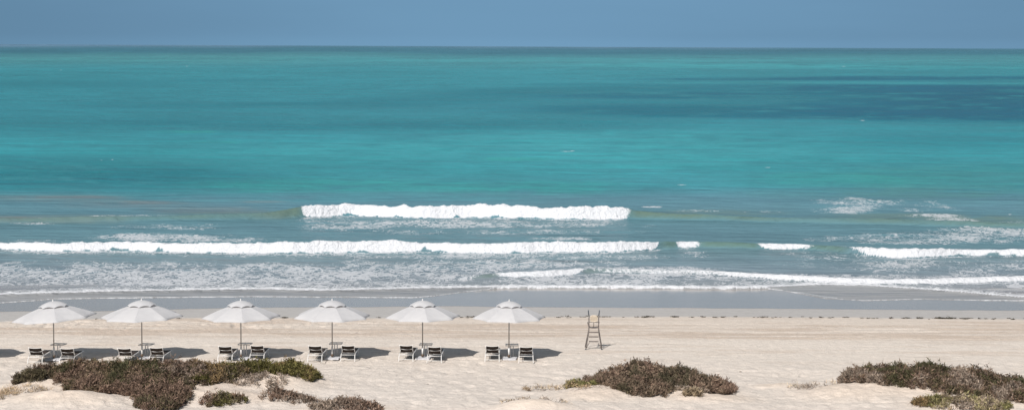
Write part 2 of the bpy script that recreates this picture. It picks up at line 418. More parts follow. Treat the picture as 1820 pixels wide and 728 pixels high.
# third, small breaker near the beach
s, h, f, run = breaker([(700, 505), (830, 498), (885, 494), (980, 493), (1040, 486), (1100, 486), (1200, 485), (1295, 487), (1360, 497), (1487, 501), (1581, 505), (1660, 502), (1740, 500), (1820, 496), (2100, 492)],
        [(780, 0), (870, .22), (920, .3), (1030, .34), (1060, .3), (1200, .2), (1300, .22), (1400, .3), (1600, .28), (1820, .3), (2100, .3)],
        [(868, 0), (890, .85), (1034, .95), (1048, .35), (1110, .55), (1200, .55), (1290, .62), (1330, .8), (1430, .8), (1820, .85), (2100, .85)], seed=3, rag=.07, width_back=2.5, notch=[(1046, 14, .3), (878, 10, .2)])
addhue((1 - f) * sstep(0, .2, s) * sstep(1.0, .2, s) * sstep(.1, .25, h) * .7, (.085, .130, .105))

# foam lace (soft patches): u, v, ru, rv, amount
for u, v, ru, rv, a in [(200, 490, 420, 28, .74), (600, 488, 400, 28, .70), (1000, 500, 260, 14, .66), (290, 424, 150, 10, .78), (390, 428, 110, 7, .7), (60, 432, 90, 6, .5),
        (420, 502, 560, 16, .74), (830, 398, 330, 9, .60), (640, 400, 120, 10, .60), (850, 412, 330, 6, .5), (1000, 425, 60, 4, .75), (1060, 457, 170, 6, .60), (850, 455, 400, 7, .56), (900, 470, 300, 12, .54),
        (1500, 358, 60, 9, .62), (1510, 373, 75, 8, .68), (1600, 366, 130, 14, .42), (1655, 384, 60, 5, .70), (1690, 395, 60, 7, .66), (1760, 412, 110, 20, .64), (1640, 425, 170, 13, .60), (1480, 425, 110, 7, .52),
        (1450, 455, 130, 16, .44), (1700, 474, 260, 18, .52), (1560, 495, 300, 10, .62), (1150, 483, 190, 10, .72), (1300, 492, 120, 10, .62), (1780, 515, 120, 14, .52), (1240, 452, 40, 10, .5),
        (230, 388, 110, 5, .40), (60, 395, 60, 6, .38), (300, 403, 120, 7, .42), (1240, 375, 110, 4, .34), (1350, 376, 80, 5, .34), (1160, 369, 20, 2, .9), (600, 400, 90, 14, .45), (1400, 470, 80, 10, .4)]:
    g = np.exp(-(((Uu - u) / ru) ** 2) ** 1.4 - (((Vv - v) / rv) ** 2) ** 1.4)
    lace = np.maximum(lace, a * g)
# sheltered water in front of the central shoulder is clean
lace = lace * (1 - .75 * np.exp(-((Uu - 1310) / 110) ** 2 - ((Vv - 462) / 13) ** 2))
lace = lace * (1 + .30 * fbm(X / 5, Y / 3.5, 150, 3)) * (1 - .85 * facemask)
# tiny far whitecaps
for u, v, ru, rv in [(332, 118, 3, .8), (108, 125, 2.5, .7), (437, 134, 2, .7), (180, 285, 2.5, .8), (200, 284, 3, .5), (228, 287, 3, .5), (1006, 269, 14, .9), (1018, 268, 6, .8), (1533, 214, 6, .9), (1212, 328, 12, 1.1),
                     (1365, 297, 8, .8), (105, 197, 5, .6), (1795, 380, 5, .8), (1318, 117, 8, .5), (1500, 118, 6, .5)]:
    g = np.exp(-((Uu - u) / ru) ** 2 - ((Vv - v) / rv) ** 2); foam = np.maximum(foam, .62 * g)

# swash: bore at the inner foam line, then a thin film over the sand to the edge
gz = ground(X, Y, False)
edge = at_line(EDGE, X) + .12 * fbm(X / 1.1, X * 0, 160, 3); bore = at_line(BORE, X) + .18 * fbm(X / .9, X * 0, 161, 3)
bore = np.maximum(bore, edge)
film = gz + .022
inside = sstep(0, .35, Y - edge)
calm = sstep(-.5, 1.5, Y - bore)
amp_in = sstep(-.2, 4, Y - bore)
lvl = np.maximum(np.where(Y > bore - .4, np.maximum(SEA, film + .05), film), film)
z = np.where(Y > bore + 5, z, np.maximum(z * 1.0, lvl))
# chop carried by the mesh in the surf zone
surf = sstep(190, 150, Y) * amp_in
z = z + surf * (.05 * fbm(X / 2.6, Y / 1.6, 170, 4) + .018 * fbm(X / .7, Y / .55, 171, 3))
z = z + sstep(150, 170, Y) * sstep(1200, 300, Y) * .10 * fbm(X / 9, Y / 5, 172, 4)
b = Y - bore
hb = .10 * np.exp(-((b - .25) / .35) ** 2) * (1 + .8 * fbm(X / .5, Y / .4, 162, 3)); z = z + hb
foam = np.maximum(foam, .92 * sstep(-.25, .0, b) * sstep(1.9, .5, b + .7 * fbm(X / 1.2, Y / .8, 163, 3)))
lace = np.maximum(lace, .72 * sstep(-.1, .3, b) * sstep(7, 1, b))
e = Y - edge
thin = (sstep(-.05, .06, e) * sstep(.42, .2, e + .10 * fbm(X / .7, X * 0, 164, 2)))
foam = np.maximum(foam, thin * (.62 + .3 * fbm(X / 3.0, X * 0, 165, 3)))
# old swash marks on the film
for pts, w, a in [([(-60, 541), (0, 539.5), (63, 534), (90, 533)], .16, .7), ([(1390, 517), (1430, 521), (1464, 527.5), (1490, 530)], .3, .75), ([(640, 522), (750, 528), (770, 531)], .1, .4)]:
    Lx, Ly = line_xy(pts); yy = np.interp(X, Lx, Ly); m_ = (X > Lx[0]) & (X < Lx[-1])
    foam = np.maximum(foam, m_ * a * np.exp(-((Y - yy) / w) ** 2))
z = np.where(Y < edge, np.minimum(z, gz - .06 - .10 * np.clip(edge - Y, 0, 3)), z)
foam = np.where(Y < edge - .05, 0, foam)

# water colour: bed, depth and suspended sand, plus painted haze, ripple shading and sky reflection
V = Vv + 5 * fbm(Uu / 300, Vv / 60, 180, 3)
stops = [(82, (.052, .140, .195)), (84.5, (.030, .112, .150)), (88, (.016, .096, .122)), (94, (.014, .098, .124)), (97, (.020, .128, .142)), (105, (.026, .162, .170)), (125, (.014, .155, .170)), (150, (.012, .148, .165)), (190, (.013, .145, .165)), (235, (.015, .168, .186)), (270, (.017, .194, .208)),  # first stops fade towards the sky: horizon haze painted into the water
         (300, (.018, .184, .196)), (335, (.024, .174, .192)), (352, (.048, .170, .196)), (372, (.062, .160, .182)), (400, (.068, .156, .178)), (440, (.080, .164, .180)), (480, (.115, .172, .190)), (512, (.155, .188, .196)), (540, (.19, .19, .185))]
c = np.stack([np.interp(V, [q[0] for q in stops], [q[1][k] for q in stops]) for k in range(3)], -1)
fn_ = sstep(345, 385, Vv)[..., None]
c = c * (np.array([1.5, 1.06, 1.13]) * (1 - fn_) + np.array([1.14, 1.035, 1.10]) * fn_)
LV = np.log(np.maximum(Vv - 80, 1.0))
na = fbm(Uu / 260 + 3, LV * 9, 200, 5, .6); nb = fbm(Uu / 90, LV * 26, 201, 4, .6); nc = fbm(Uu / 500 + 9, LV * 5, 202, 3)
nd = fbm(Uu / 42, LV * 55, 203, 3, .6); far = sstep(385, 330, Vv)
def patch(u, v, ru, rv, a, col_, slope=0.0, pw=1.5):
    global c
    du = (Uu - u) / ru; dv = (Vv - v - slope * (Uu - u)) / rv
    g = np.exp(-(du * du) ** pw - (dv * dv) ** pw); g = a * np.clip(g * (1.25 + .9 * na + 1.3 * nb + 1.0 * nd), 0, 1.12)
    c = blend(c, g, col_)
DK = (.001, .070, .112); DT = (.006, .104, .132); LT = (.034, .232, .252); GR = (.022, .225, .195)
patch(1660, 163, 400, 12, .85, DK, .006); patch(1830, 180, 260, 30, .85, DK); patch(1640, 181, 260, 12, .6, DK); patch(1420, 200, 430, 11, .72, DK, .012); patch(1180, 192, 230, 16, .42, DT); patch(1720, 203, 300, 13, .7, DK, .02); patch(1300, 168, 260, 9, .42, DT)
patch(1650, 139, 300, 3.4, .75, DK); patch(1350, 141, 190, 2.0, .65, DK); patch(1560, 147.5, 400, 1.7, .38, LT); patch(1750, 149, 180, 1.7, .3, LT)
patch(1020, 160, 240, 6, .6, DT, -.02); patch(770, 178, 210, 10, .5, DT, -.04); patch(1050, 150, 110, 2, .5, DT); patch(1180, 170, 200, 6, .5, DK)
patch(300, 187, 170, 6, .4, DT); patch(260, 220, 330, 14, .45, (.012, .112, .142)); patch(280, 218, 90, 4, .4, DT); patch(520, 185, 130, 3, .55, DT); patch(900, 222, 300, 10, .45, DT); patch(640, 225, 260, 7, .35, DT)
patch(100, 150, 200, 7, .3, DT); patch(420, 143, 110, 2.5, .35, DT); patch(700, 106, 800, 4, .3, LT); patch(1300, 116, 260, 3.5, .7, LT); patch(1560, 120, 330, 2.5, .4, LT)
patch(250, 105, 300, 8, .3, (.045, .160, .162)); patch(120, 300, 260, 26, .45, (.008, .098, .122)); patch(200, 318, 300, 16, .55, (.010, .108, .135)); patch(180, 345, 260, 14, .4, (.014, .122, .142)); patch(1050, 250, 330, 18, .45, LT); patch(1250, 280, 260, 18, .35, LT); patch(700, 270, 380, 16, .3, LT)
patch(330, 234, 50, 2, .5, GR); patch(380, 253, 40, 2, .5, GR); patch(560, 330, 200, 12, .35, GR); patch(930, 335, 160, 14, .35, GR); patch(910, 283, 60, 3, .4, GR); patch(1700, 320, 200, 26, .5, (.036, .165, .168)); patch(1700, 250, 200, 14, .3, DT)
patch(1500, 318, 160, 12, .3, GR); patch(1620, 345, 240, 12, .5, (.055, .145, .148)); patch(700, 352, 260, 6, .35, (.035, .165, .19))
c = c * (1 + (.12 * na + .10 * nb + .08 * nc + .10 * nd)[..., None] * (.35 + .65 * far)[..., None]) * (1 + .07 * fbm(X / (Y * .0035), LV * 95, 205, 3, .7) * (.5 + .5 * far))[..., None]  # fine mottle paints the light and shade of far ripples into the colour
# sand stirred up by the surf
for u_, v_, a_, b_, k_, c_ in [(80, 353, 130, 7, .40, (.125, .155, .165)), (90, 390, 130, 7, .42, (.115, .140, .125)), (20, 391, 40, 5, .45, (.135, .130, .115)), (230, 364, 120, 6, .35, (.125, .155, .165)), (370, 375, 90, 6, .45, (.125, .145, .150)), (420, 384, 120, 6, .45, (.115, .150, .125)),
        (120, 350, 80, 2.5, .45, (.130, .140, .145)), (260, 360, 50, 2.5, .45, (.130, .138, .140)), (470, 358, 40, 2, .35, (.135, .145, .150)), (1260, 380, 120, 6, .5, (.100, .140, .118)), (1640, 388, 180, 8, .5, (.098, .140, .112)), (1780, 396, 80, 8, .4, (.098, .150, .122))]:
    patch(u_, v_, a_, b_, k_, c_)
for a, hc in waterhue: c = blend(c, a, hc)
filmk = sstep(1.5, -.3, Y - bore)
c = blend(c, filmk * .8, (.245, .238, .250))  # bluish film tone: sky reflection painted into the colour
c = blend(c, .35 * sstep(6, 0, Y - bore), (.17, .20, .20))
sea = tag(grid_mesh('sea', X, Y, z, M['sea'], {'albedo': np.clip(c, .005, .8), 'foam': foam, 'lace': lace}), 'turquoise sea with dark weed patches, white breakers and foam', 'sea', kind='structure')
del X, Y, Uu, Vv, V, S

# ------------------------------------------------------------------ plants
def tuft_object(name, pts, dirs, lens, wids, cols, mat, parent=None, bend=.35):
    """many slim leaf blades: pts base, dirs unit, triangle-ish quads"""
    n = len(pts); d = dirs / np.linalg.norm(dirs, axis=1, keepdims=True)
    r = rng.normal(size=(n, 3)); side = np.cross(d, r); side /= np.linalg.norm(side, axis=1, keepdims=True) + 1e-9
    droop = rng.normal(size=(n, 3)) * bend
    w = wids[:, None] * .5; L = lens[:, None]
    mid = pts + d * L * .5 + droop * L * .12; tip = pts + d * L + droop * L * .45
    v = np.stack([pts - side * w * .5, pts + side * w * .5, mid + side * w, mid - side * w, tip + side * w * .3, tip - side * w * .3], 1).reshape(-1, 3)
    b = np.arange(n)[:, None] * 6
    f = np.concatenate([b + np.array([[0, 1, 2, 3]]), b + np.array([[3, 2, 4, 5]])], 1).reshape(-1, 4).astype(np.int32)
    me = bpy.data.meshes.new(name); me.vertices.add(len(v)); me.vertices.foreach_set('co', v.astype(np.float32).ravel())
    me.loops.add(f.size); me.loops.foreach_set('vertex_index', f.ravel()); me.polygons.add(len(f))
    me.polygons.foreach_set('loop_start', np.arange(len(f), dtype=np.int32) * 4); me.polygons.foreach_set('loop_total', np.full(len(f), 4, np.int32))
    me.update(calc_edges=True)
    A = me.attributes.new('tint', 'FLOAT_COLOR', 'POINT')
    cc = np.repeat(np.concatenate([cols, np.ones((n, 1))], 1), 6, 0); A.data.foreach_set('color', cc.astype(np.float32).ravel())
    return link_mesh(name, me, mat, parent)

def shrub(label, blobs, palette, density=1.0, dry=.15, name='dune_shrub', leaf=.12, group='scrub bushes growing on the dunes', seed=0, wid=.028, per=9, gap=0.0, cat='shrub', twigs=1.0):
    cx = np.mean([b[0] for b in blobs]); cy = np.mean([b[1] for b in blobs]); z0 = float(ground(cx, cy))
    root = empty(name, (cx, cy, z0), label=label, cat=cat, group=group)
    P = []; D = []; C = []; T = []; TD = []; TC = []
    pal = np.array(palette)
    x0 = min(b[0] - b[2] for b in blobs); x1 = max(b[0] + b[2] for b in blobs); y0_ = min(b[1] - b[3] for b in blobs); y1 = max(b[1] + b[3] for b in blobs)
    n = int((x1 - x0) * (y1 - y0_) * 330 * density)
    px = rng.uniform(x0, x1, n); py = rng.uniform(y0_, y1, n)
    H = np.zeros(n)
    wob = 1 + .45 * fbm(px / .8, py / .8, 300 + seed, 4) + .25 * fbm(px / .22, py / .22, 305 + seed, 2)
    for bx, by, rx, ry, h in blobs:
        r2 = ((px - bx) / rx) ** 2 + ((py - by) / ry) ** 2
        H = np.maximum(H, h * np.sqrt(np.clip(1 - r2 * wob, 0, 1)))
    H = H * .86 * (1 + .75 * fbm(px / .45, py / .45, 310 + seed, 4, .6))
    H = H + (H > .05) * (rng.uniform(0, 1, n) < .07) * rng.uniform(.03, .16, n) * min(1, max(b[4] for b in blobs) * 2)
    keep = (H > .05) & (fbm(px / .35, py / .35, 315 + seed, 3) > -.42)
    if gap: keep &= fbm(px / .45, py / .45, 320 + seed, 3) > (-.6 + gap)
    px, py, H = px[keep], py[keep], H[keep]; n = len(px)
    gz_ = ground(px, py)
    q = rng.uniform(0, 1, n); spr = rng.uniform(0, 1, n) < .05; H = H + spr * rng.uniform(.04, .20, n); hz = H * np.where(q < .72, 1 - .22 * rng.uniform(0, 1, n), rng.uniform(.05, .85, n))
    clump = fbm(px / .55, py / .55, 330 + seed, 3); big = fbm(px / 1.7, py / 1.7, 340 + seed, 2)
    tm = rng.uniform(.45, 1.75, n)
    for k in range(per):
        a = rng.uniform(0, 2 * math.pi, n); e = rng.uniform(-.1, 1.2, n)
        d = np.stack([np.cos(a) * np.cos(e), np.sin(a) * np.cos(e), np.sin(e) + .25], 1)
        off = rng.normal(size=(n, 3)) * .035
        P.append(np.stack([px - cx, py - cy, gz_ - z0 + hz], 1) + off); D.append(d)
        idx = np.clip(((clump * .9 + big * .9 + .5) + rng.normal(size=n) * .16) * len(pal), 0, len(pal) - 1).astype(int)
        cc = pal[idx] * (tm * rng.uniform(.8, 1.25, n))[:, None]
        C.append(cc)
    P = np.concatenate(P); D = np.concatenate(D); C = np.concatenate(C) * np.array([1.42, 1.36, 1.24])
    tuft_object('foliage', P, D, rng.uniform(.5, 1.25, len(P)) * leaf, rng.uniform(.7, 1.4, len(P)) * wid, C, M['leaf'], root)
    # woody twigs, some bare ones poking out of the top
    m2 = max(30, int(n * .22 * twigs)); s_ = rng.integers(0, n, m2)
    bx_ = px[s_] + rng.normal(size=m2) * .18; by_ = py[s_] + rng.normal(size=m2) * .18
    base = np.stack([bx_ - cx, by_ - cy, ground(bx_, by_) - z0 - .02], 1); top = np.stack([px[s_] - cx, py[s_] - cy, gz_[s_] - z0 + H[s_] * rng.uniform(.8, 1.2, m2) + .06], 1)
    dd = top - base; L = np.linalg.norm(dd, axis=1)
    tc = np.array([.13, .10, .085]) * rng.uniform(.6, 1.6, m2)[:, None]
    tuft_object('stems', base, dd, L, np.full(m2, .012), tc, M['twig'], root, bend=.12)
    return root

PURP = [(.055, .048, .032), (.075, .055, .045), (.11, .078, .064), (.125, .095, .082), (.145, .115, .10)]
BROWN = [(.045, .045, .026), (.06, .052, .032), (.09, .068, .048), (.125, .095, .075)]
GREEN = [(.055, .052, .020), (.075, .07, .028), (.095, .085, .035), (.11, .08, .045)]
DARKG = [(.058, .052, .036), (.080, .064, .048), (.105, .080, .064), (.13, .100, .080)]
LIME = [(.10, .10, .045), (.145, .135, .070), (.19, .165, .11), (.17, .14, .105)]
STRAW = [(.22, .17, .12), (.28, .22, .16), (.17, .13, .10), (.32, .27, .20)]
GREY = [(.15, .125, .11), (.19, .16, .145), (.23, .20, .18), (.12, .10, .085)]

shrub('dark purplish scrub bush low on the left dune, before the leftmost loungers', [(-18.2, 80.2, 1.3, .9, .55), (-18.9, 79.3, .9, .7, .40)], [PURP[0], PURP[1], PURP[1], PURP[2]], seed=1, gap=.12)
shrub('large brown and olive scrub bush filling the left dune, before the second lounger pair', [(-16.4, 79.7, 2.0, 1.5, .62), (-14.6, 79.7, 2.1, 1.5, .56), (-15.4, 78.1, 2.1, 1.3, .50)], BROWN + [PURP[2]], seed=2)
shrub('feathery greyish purple bush with thin pale tips, right shoulder of the left thicket', [(-13.2, 79.9, 1.5, 1.2, .52), (-12.9, 79.2, 1.2, 1.0, .60)], [PURP[2], PURP[3], PURP[4], GREY[0], PURP[1]], seed=3, density=.75, gap=.16)
shrub('dark brown scrub spilling down to the bottom edge of the picture at left', [(-14.1, 77.6, 1.5, 1.2, .5), (-13.3, 76.4, 1.1, 1.1, .45), (-13.3, 75.2, .9, 1.0, .36)], [PURP[0], PURP[1], BROWN[1], PURP[2], PURP[2]], seed=4)
shrub('olive green topped bush below the third pair of loungers, its right end tapering', [(-10.3, 81.2, 1.5, 1.0, .52), (-8.9, 80.9, 1.25, .95, .42), (-11.6, 80.9, 1.0, .8, .40)], GREEN, seed=5, leaf=.12)
shrub('brown olive scrub between the left thicket and the green topped bush', [(-12.2, 79.6, 1.3, 1.2, .50), (-11.3, 80.2, 1.1, .9, .42)], [GREEN[0], BROWN[1], BROWN[2], GREEN[3]], seed=6)
shrub('small low olive brown bush on the sand slope below the green topped bush', [(-11.0, 75.9, .8, .6, .20), (-10.4, 76.1, .5, .4, .15)], [GREEN[0], BROWN[1], BROWN[2], PURP[2]], seed=7, density=.55, gap=.1)
shrub('sparse greyish twiggy bush creeping over the pale sand hummock', [(-8.8, 76.8, .85, .7, .26), (-8.0, 76.5, .6, .4, .16)], [PURP[1], PURP[2], GREY[0]], seed=8, density=.5, gap=.4)
shrub('thin grey twiggy ground cover on the bare sand right of the left thicket', [(-10.0, 79.3, 1.3, .7, .22)], GREY, seed=18, density=.35, gap=.4, leaf=.09)
shrub('grey purple bush cut by the bottom edge left of centre', [(-6.4, 74.9, 1.15, .7, .30), (-5.8, 74.6, 1.1, .7, .28)], [PURP[2], PURP[3], PURP[4], GREY[0]], seed=9, density=.5, gap=.15)
shrub('wide dark brown domed scrub bush on the dune right of the lifeguard chair', [(4.2, 79.9, 1.25, 1.2, .45), (5.2, 80.1, 1.8, 1.6, .72), (6.6, 79.8, 1.6, 1.5, .66), (7.7, 79.1, 1.2, 1.1, .42), (5.1, 78.3, 1.4, 1.0, .36), (3.5, 80.3, .7, .6, .26)], DARKG + [PURP[2]], seed=10)
shrub('long dark olive scrub bush on the right dune, running down to the right edge', [(14.1, 80.3, 1.0, 1.1, .52), (14.9, 79.6, 1.3, 1.0, .42), (16.3, 79.2, 1.4, 1.1, .42), (17.7, 78.4, 1.4, 1.1, .40), (19.4, 77.2, 1.3, 1.0, .32), (15.2, 81.1, 1.5, 1.3, .68), (16.9, 80.6, 1.7, 1.4, .66), (18.4, 79.2, 1.6, 1.3, .50), (19.9, 77.9, 1.5, 1.2, .42), (21.3, 76.7, 1.5, 1.2, .36)], [BROWN[0], BROWN[1], PURP[1], BROWN[2], PURP[2], GREY[0]], seed=11)
shrub('yellow green leafy ground plants below the right dune bush', [(16.4, 75.8, .9, .6, .26), (17.7, 75.7, 1.2, .7, .26)], LIME + [GREY[0]], seed=12, density=.55, gap=.2, leaf=.10)
shrub('dark olive green little bush at the left end of the yellow green plants', [(15.6, 75.8, .4, .35, .22)], GREEN, seed=13, leaf=.09)
shrub('tiny pale lime green tuft alone on the sand in front of the domed bush', [(7.0, 77.4, .36, .28, .22)], LIME, seed=14, density=1.2, leaf=.13)
shrub('small greyish twig tuft beside the pale lime tuft', [(7.35, 78.0, .4, .28, .12), (6.6, 78.1, .3, .22, .12)], GREY, seed=15, density=.8)
shrub('pale green tuft at the left foot of the domed bush', [(2.45, 79.6, .40, .35, .20), (3.2, 79.4, .7, .35, .14)], [LIME[0], LIME[1], STRAW[0], GREEN[2]], seed=16, density=.7, gap=.1)
def grass(label, blobs, seed, density=.5, gap=.35):
    density *= .45; gap += .25
    return shrub(label, blobs, STRAW + [GREY[0]], seed=seed, density=density, gap=gap, name='dry_grass', leaf=.14, wid=.014, per=6, cat='dry grass', group='tufts of dry straw on the sand')
grass('dry straw coloured creeping stalks on the sand left of the domed bush', [(1.3, 79.3, 1.1, .5, .10)], 21)
grass('ridge of grey dry straw crowning the small sand mound at bottom centre', [(.3, 75.9, 1.1, .35, .13), (1.4, 75.6, 1.0, .3, .12)], 22, .8, .2)
grass('thin pale straw on the sand hummock left of the right dune bush', [(12.2, 79.6, 1.2, .7, .09)], 23)
grass('dry straw stalks on the pale mound at the bottom left corner', [(-18.7, 77.3, 1.3, 1.0, .12), (-19.6, 76.4, .9, .8, .14)], 24, .7, .25)
grass('pale dry stalks scattered on the sand under the domed bush', [(3.2, 78.2, 1.0, .5, .08)], 25, .4, .4)

# seaweed clumps along the high water mark
def weed(n_blob, x0, x1, sizes, name, jit=.15):
    P = []; D = []; L = []; W = []; C = []
    for _ in range(n_blob):
        x = rng.uniform(x0, x1); y = float(at_line(WRACK, x)) + rng.normal() * jit + .1; s_ = rng.uniform(*sizes)
        k = int(14 + s_ * 120); a = rng.uniform(0, 2 * math.pi, k)
        xx = x + rng.normal(size=k) * s_ * .6; yy = y + rng.normal(size=k) * s_ * .22
        P.append(np.stack([xx, yy, ground(xx, yy) + .005 + np.abs(rng.normal(size=k)) * s_ * .10], 1))
        D.append(np.stack([np.cos(a), np.sin(a) * .5, rng.uniform(-.05, .45, k)], 1)); L.append(rng.uniform(.3, .8, k) * min(.25, s_ + .04)); W.append(rng.uniform(.012, .03, k))
        C.append(np.array([.045, .038, .025]) * rng.uniform(.5, 1.8, k)[:, None])
    return tuft_object(name, *[np.concatenate(q) for q in (P, D, L, W, C)], M['weed'])
w_ = weed(170, -32, 32, (.03, .10), 'seaweed_wrack'); tag(w_, 'thin broken line of dark seaweed crumbs along the high water mark', 'seaweed', kind='stuff')
w_lab = {1665: 'largest dark seaweed clump on the high water mark near the right edge', 1680: 'dark seaweed clump just right of the largest pair on the high water mark', 1713: 'small rounded dark seaweed clump alone near the right edge of the beach',
         1632: 'flat dark seaweed strand left of the big clumps near the right edge', 1200: 'dark seaweed clump on the high water mark above the domed bush', 1150: 'flat seaweed strand on the high water mark right of the lifeguard chair', 1067: 'dark seaweed clump right beside the top of the lifeguard chair', 505: 'dark seaweed clump between the third and fourth parasols'}
for u, lb in w_lab.items():
    wx, _ = ground_at(u, 564); s_ = .20 if u in (1665, 1680) else .12
    w_ = weed(3, wx - .2, wx + .2, (s_ * .7, s_), 'seaweed_clump', .06); tag(w_, lb, 'seaweed', group='larger seaweed clumps on the high water mark')

# pale shell / litter on sand
def pebble(u, v, r, label, mat, hz=.6):
    x, y = ground_at(u, v, .25 if v > 690 else 0); mb = MB(); mb.lathe([(.001, -r * .3), (r * .8, -r * .1), (r, r * .15), (r * .7, r * hz * .8), (.001, r * hz)], n=9)
    mb.v = [(a * (1 + .2 * random.random()), b_ * (1 + .2 * random.random()), c_) for a, b_, c_ in mb.v]
    o = mb.build('shell', mat); o.location = (x, y, float(ground(x, y))); tag(o, label, 'shell', group='bits lying on the sand')
pebble(1182, 694, .10, 'white shell lying at the front foot of the domed bush', M['pebble'])
pebble(760, 683, .06, 'dark pebble lying on the bare sand below the fifth parasol', M['clamp'])
pebble(1316, 659, .06, 'dark pebble lying on the flat sand right of the domed bush', M['clamp'])
pebble(572, 676, .07, 'dark pebble beside the tip of the olive green topped bush', M['clamp'])

# ------------------------------------------------------------------ parasols
def parasol(u, v, r, rot, tilt, label, h=2.53, tiltdir=0.0):
    x, y = ground_at(u, v, 0.0)
    g = float(ground(x, y)); root = empty('beach_parasol', (x, y, g), label=label, cat='parasol', group='white parasols in a row along the beach')
    MB().tube([(0, 0, .02), (0, 0, h - .12)], .024, 10).build('pole', M['pole_metal'], root)
    sl = MB().tube([(0, 0, .16), (0, 0, .55)], .038, 12).build('sleeve', M['white_frame'], root)
    MB().lathe([(.05, .10), (.06, .12), (.06, .19), (.05, .21)], n=10).build('clamp', M['clamp'], root)
    slab = MB(); hw = .31
    pr = [(hw - .03, 0), (hw, .01), (hw, .055), (hw - .012, .07)]
    b0 = 0
    for rr, zz in pr:
        for sx, sy in ((-1, -1), (1, -1), (1, 1), (-1, 1)): slab.v.append((sx * rr, sy * rr * 1.15, zz))
    for i in range(3):
        for k in range(4): slab.face([i * 4 + k, i * 4 + (k + 1) % 4, (i + 1) * 4 + (k + 1) % 4, (i + 1) * 4 + k])
    slab.face([12, 13, 14, 15]); slab.face([3, 2, 1, 0])
    slab.xform(Matrix.Translation((.03, 0, .0)) @ Matrix.Rotation(random.uniform(-.12, .12), 4, 'Z'))
    slab.build('base_slab', M['slab'], root)
    # canopy: eight panels, slightly domed ribs, scalloped hem
    top = h - .06; drop = .62
    T = Matrix.Translation((0, 0, top - .1)) @ Matrix.Rotation(-tilt, 4, 'Y') @ Matrix.Translation((0, 0, -(top - .1)))
    def prof(q): return top - drop * (.90 * q + .10 * q * q) + .035 * math.sin(math.pi * q)
    def shell(q0, q1, nr, lift=0, sag=.012, hem=.05, sub=8):
        mb = MB(); rows = []
        for i in range(nr + 1):
            q = q0 + (q1 - q0) * i / nr; row = []
            for k in range(8):
                for j in range(sub):
                    t = j / sub; a0 = rot + k * math.pi / 4; a1 = a0 + math.pi / 4
                    px_ = (1 - t) * math.cos(a0) + t * math.cos(a1); py_ = (1 - t) * math.sin(a0) + t * math.sin(a1)
                    w = 4 * t * (1 - t)
                    rad = r * q * (1 - hem * w * (q ** 6 if q1 > .9 else (i / nr) ** 4))
                    row.append(len(mb.v)); mb.v.append((px_ * rad, py_ * rad, prof(q) + lift - sag * w * 3 * q * (1 - q) if q1 > .9 else prof(q) + lift - sag * w * q))
            rows.append(row)
        n = 8 * sub
        for i in range(nr):
            for k in range(n): mb.face([rows[i][k], rows[i + 1][k], rows[i + 1][(k + 1) % n], rows[i][(k + 1) % n]], True)
        return mb, rows
    mb, rows = shell(.02, 1.0, 12)
    n = 64                                              # short hanging hem
    hemr = []
    for k in range(n):
        a_ = mb.v[rows[-1][k]]; hemr.append(len(mb.v)); mb.v.append((a_[0] * 1.002, a_[1] * 1.002, a_[2] - .035))
    for k in range(n): mb.face([rows[-1][k], hemr[k], hemr[(k + 1) % n], rows[-1][(k + 1) % n]], True)
    mb.xform(T); cn = mb.build('canopy', M['canopy'], root)
    me = cn.data
    # crisp seams along the eight ribs
    se = me.attributes.new('sharp_edge', 'BOOLEAN', 'EDGE') if 'sharp_edge' not in me.attributes else me.attributes['sharp_edge']
    for e_ in me.edges:
        a_, b_ = e_.vertices
        if a_ < len(rows) * 64 and b_ < len(rows) * 64 and a_ % 64 == b_ % 64 and (a_ % 64) % 8 == 0: se.data[e_.index].value = True
    cap, crow = shell(.01, .36, 5, lift=.055, sag=-.02, hem=.0)
    for k, vi in enumerate(crow[-1]):                    # wavy lower edge of the vent cap
        t = (k % 8) / 8; a_ = cap.v[vi]; cap.v[vi] = (a_[0], a_[1], a_[2] - .03 + .055 * math.sin(math.pi * t))
    zc = prof(.36) + .055
    cap.v = [(p[0], p[1], (zc + .21 * (1 - min(1, math.hypot(p[0], p[1]) / (.36 * r)) ** 1.9)) * (1 - w_) + p[2] * w_) for p in cap.v for w_ in [sstep(.80, 1.0, math.hypot(p[0], p[1]) / (.36 * r))]]
    cap.xform(T).build('vent_cap', M['canopy'], cn)
    ap = top + .084
    MB().lathe([(.035, ap - .02), (.03, ap + .01), (.012, ap + .025), (.02, ap + .05), (.022, ap + .065), (.006, ap + .085)], n=10).xform(T).build('finial', M['white_frame'], root)
    MB().lathe([(.045, top - .70), (.05, top - .69), (.05, top - .63), (.045, top - .62)], n=12).build('runner', M['white_frame'], root)
    for k in range(8):
        a_ = rot + k * math.pi / 4; ca, sa = math.cos(a_), math.sin(a_)
        pts = [(ca * r * q, sa * r * q, prof(q) - .018) for q in (.02, .25, .5, .75, .985)]
        rb = MB().tube(pts, .009, 6).xform(T).build('rib', M['white_frame'], root)
        p2 = T @ Vector((ca * r * .5, sa * r * .5, prof(.5) - .02))
        MB().tube([(ca * .045, sa * .045, top - .66), tuple(p2)], .007, 6).build('strut', M['white_frame'], rb)
    return root, x, y

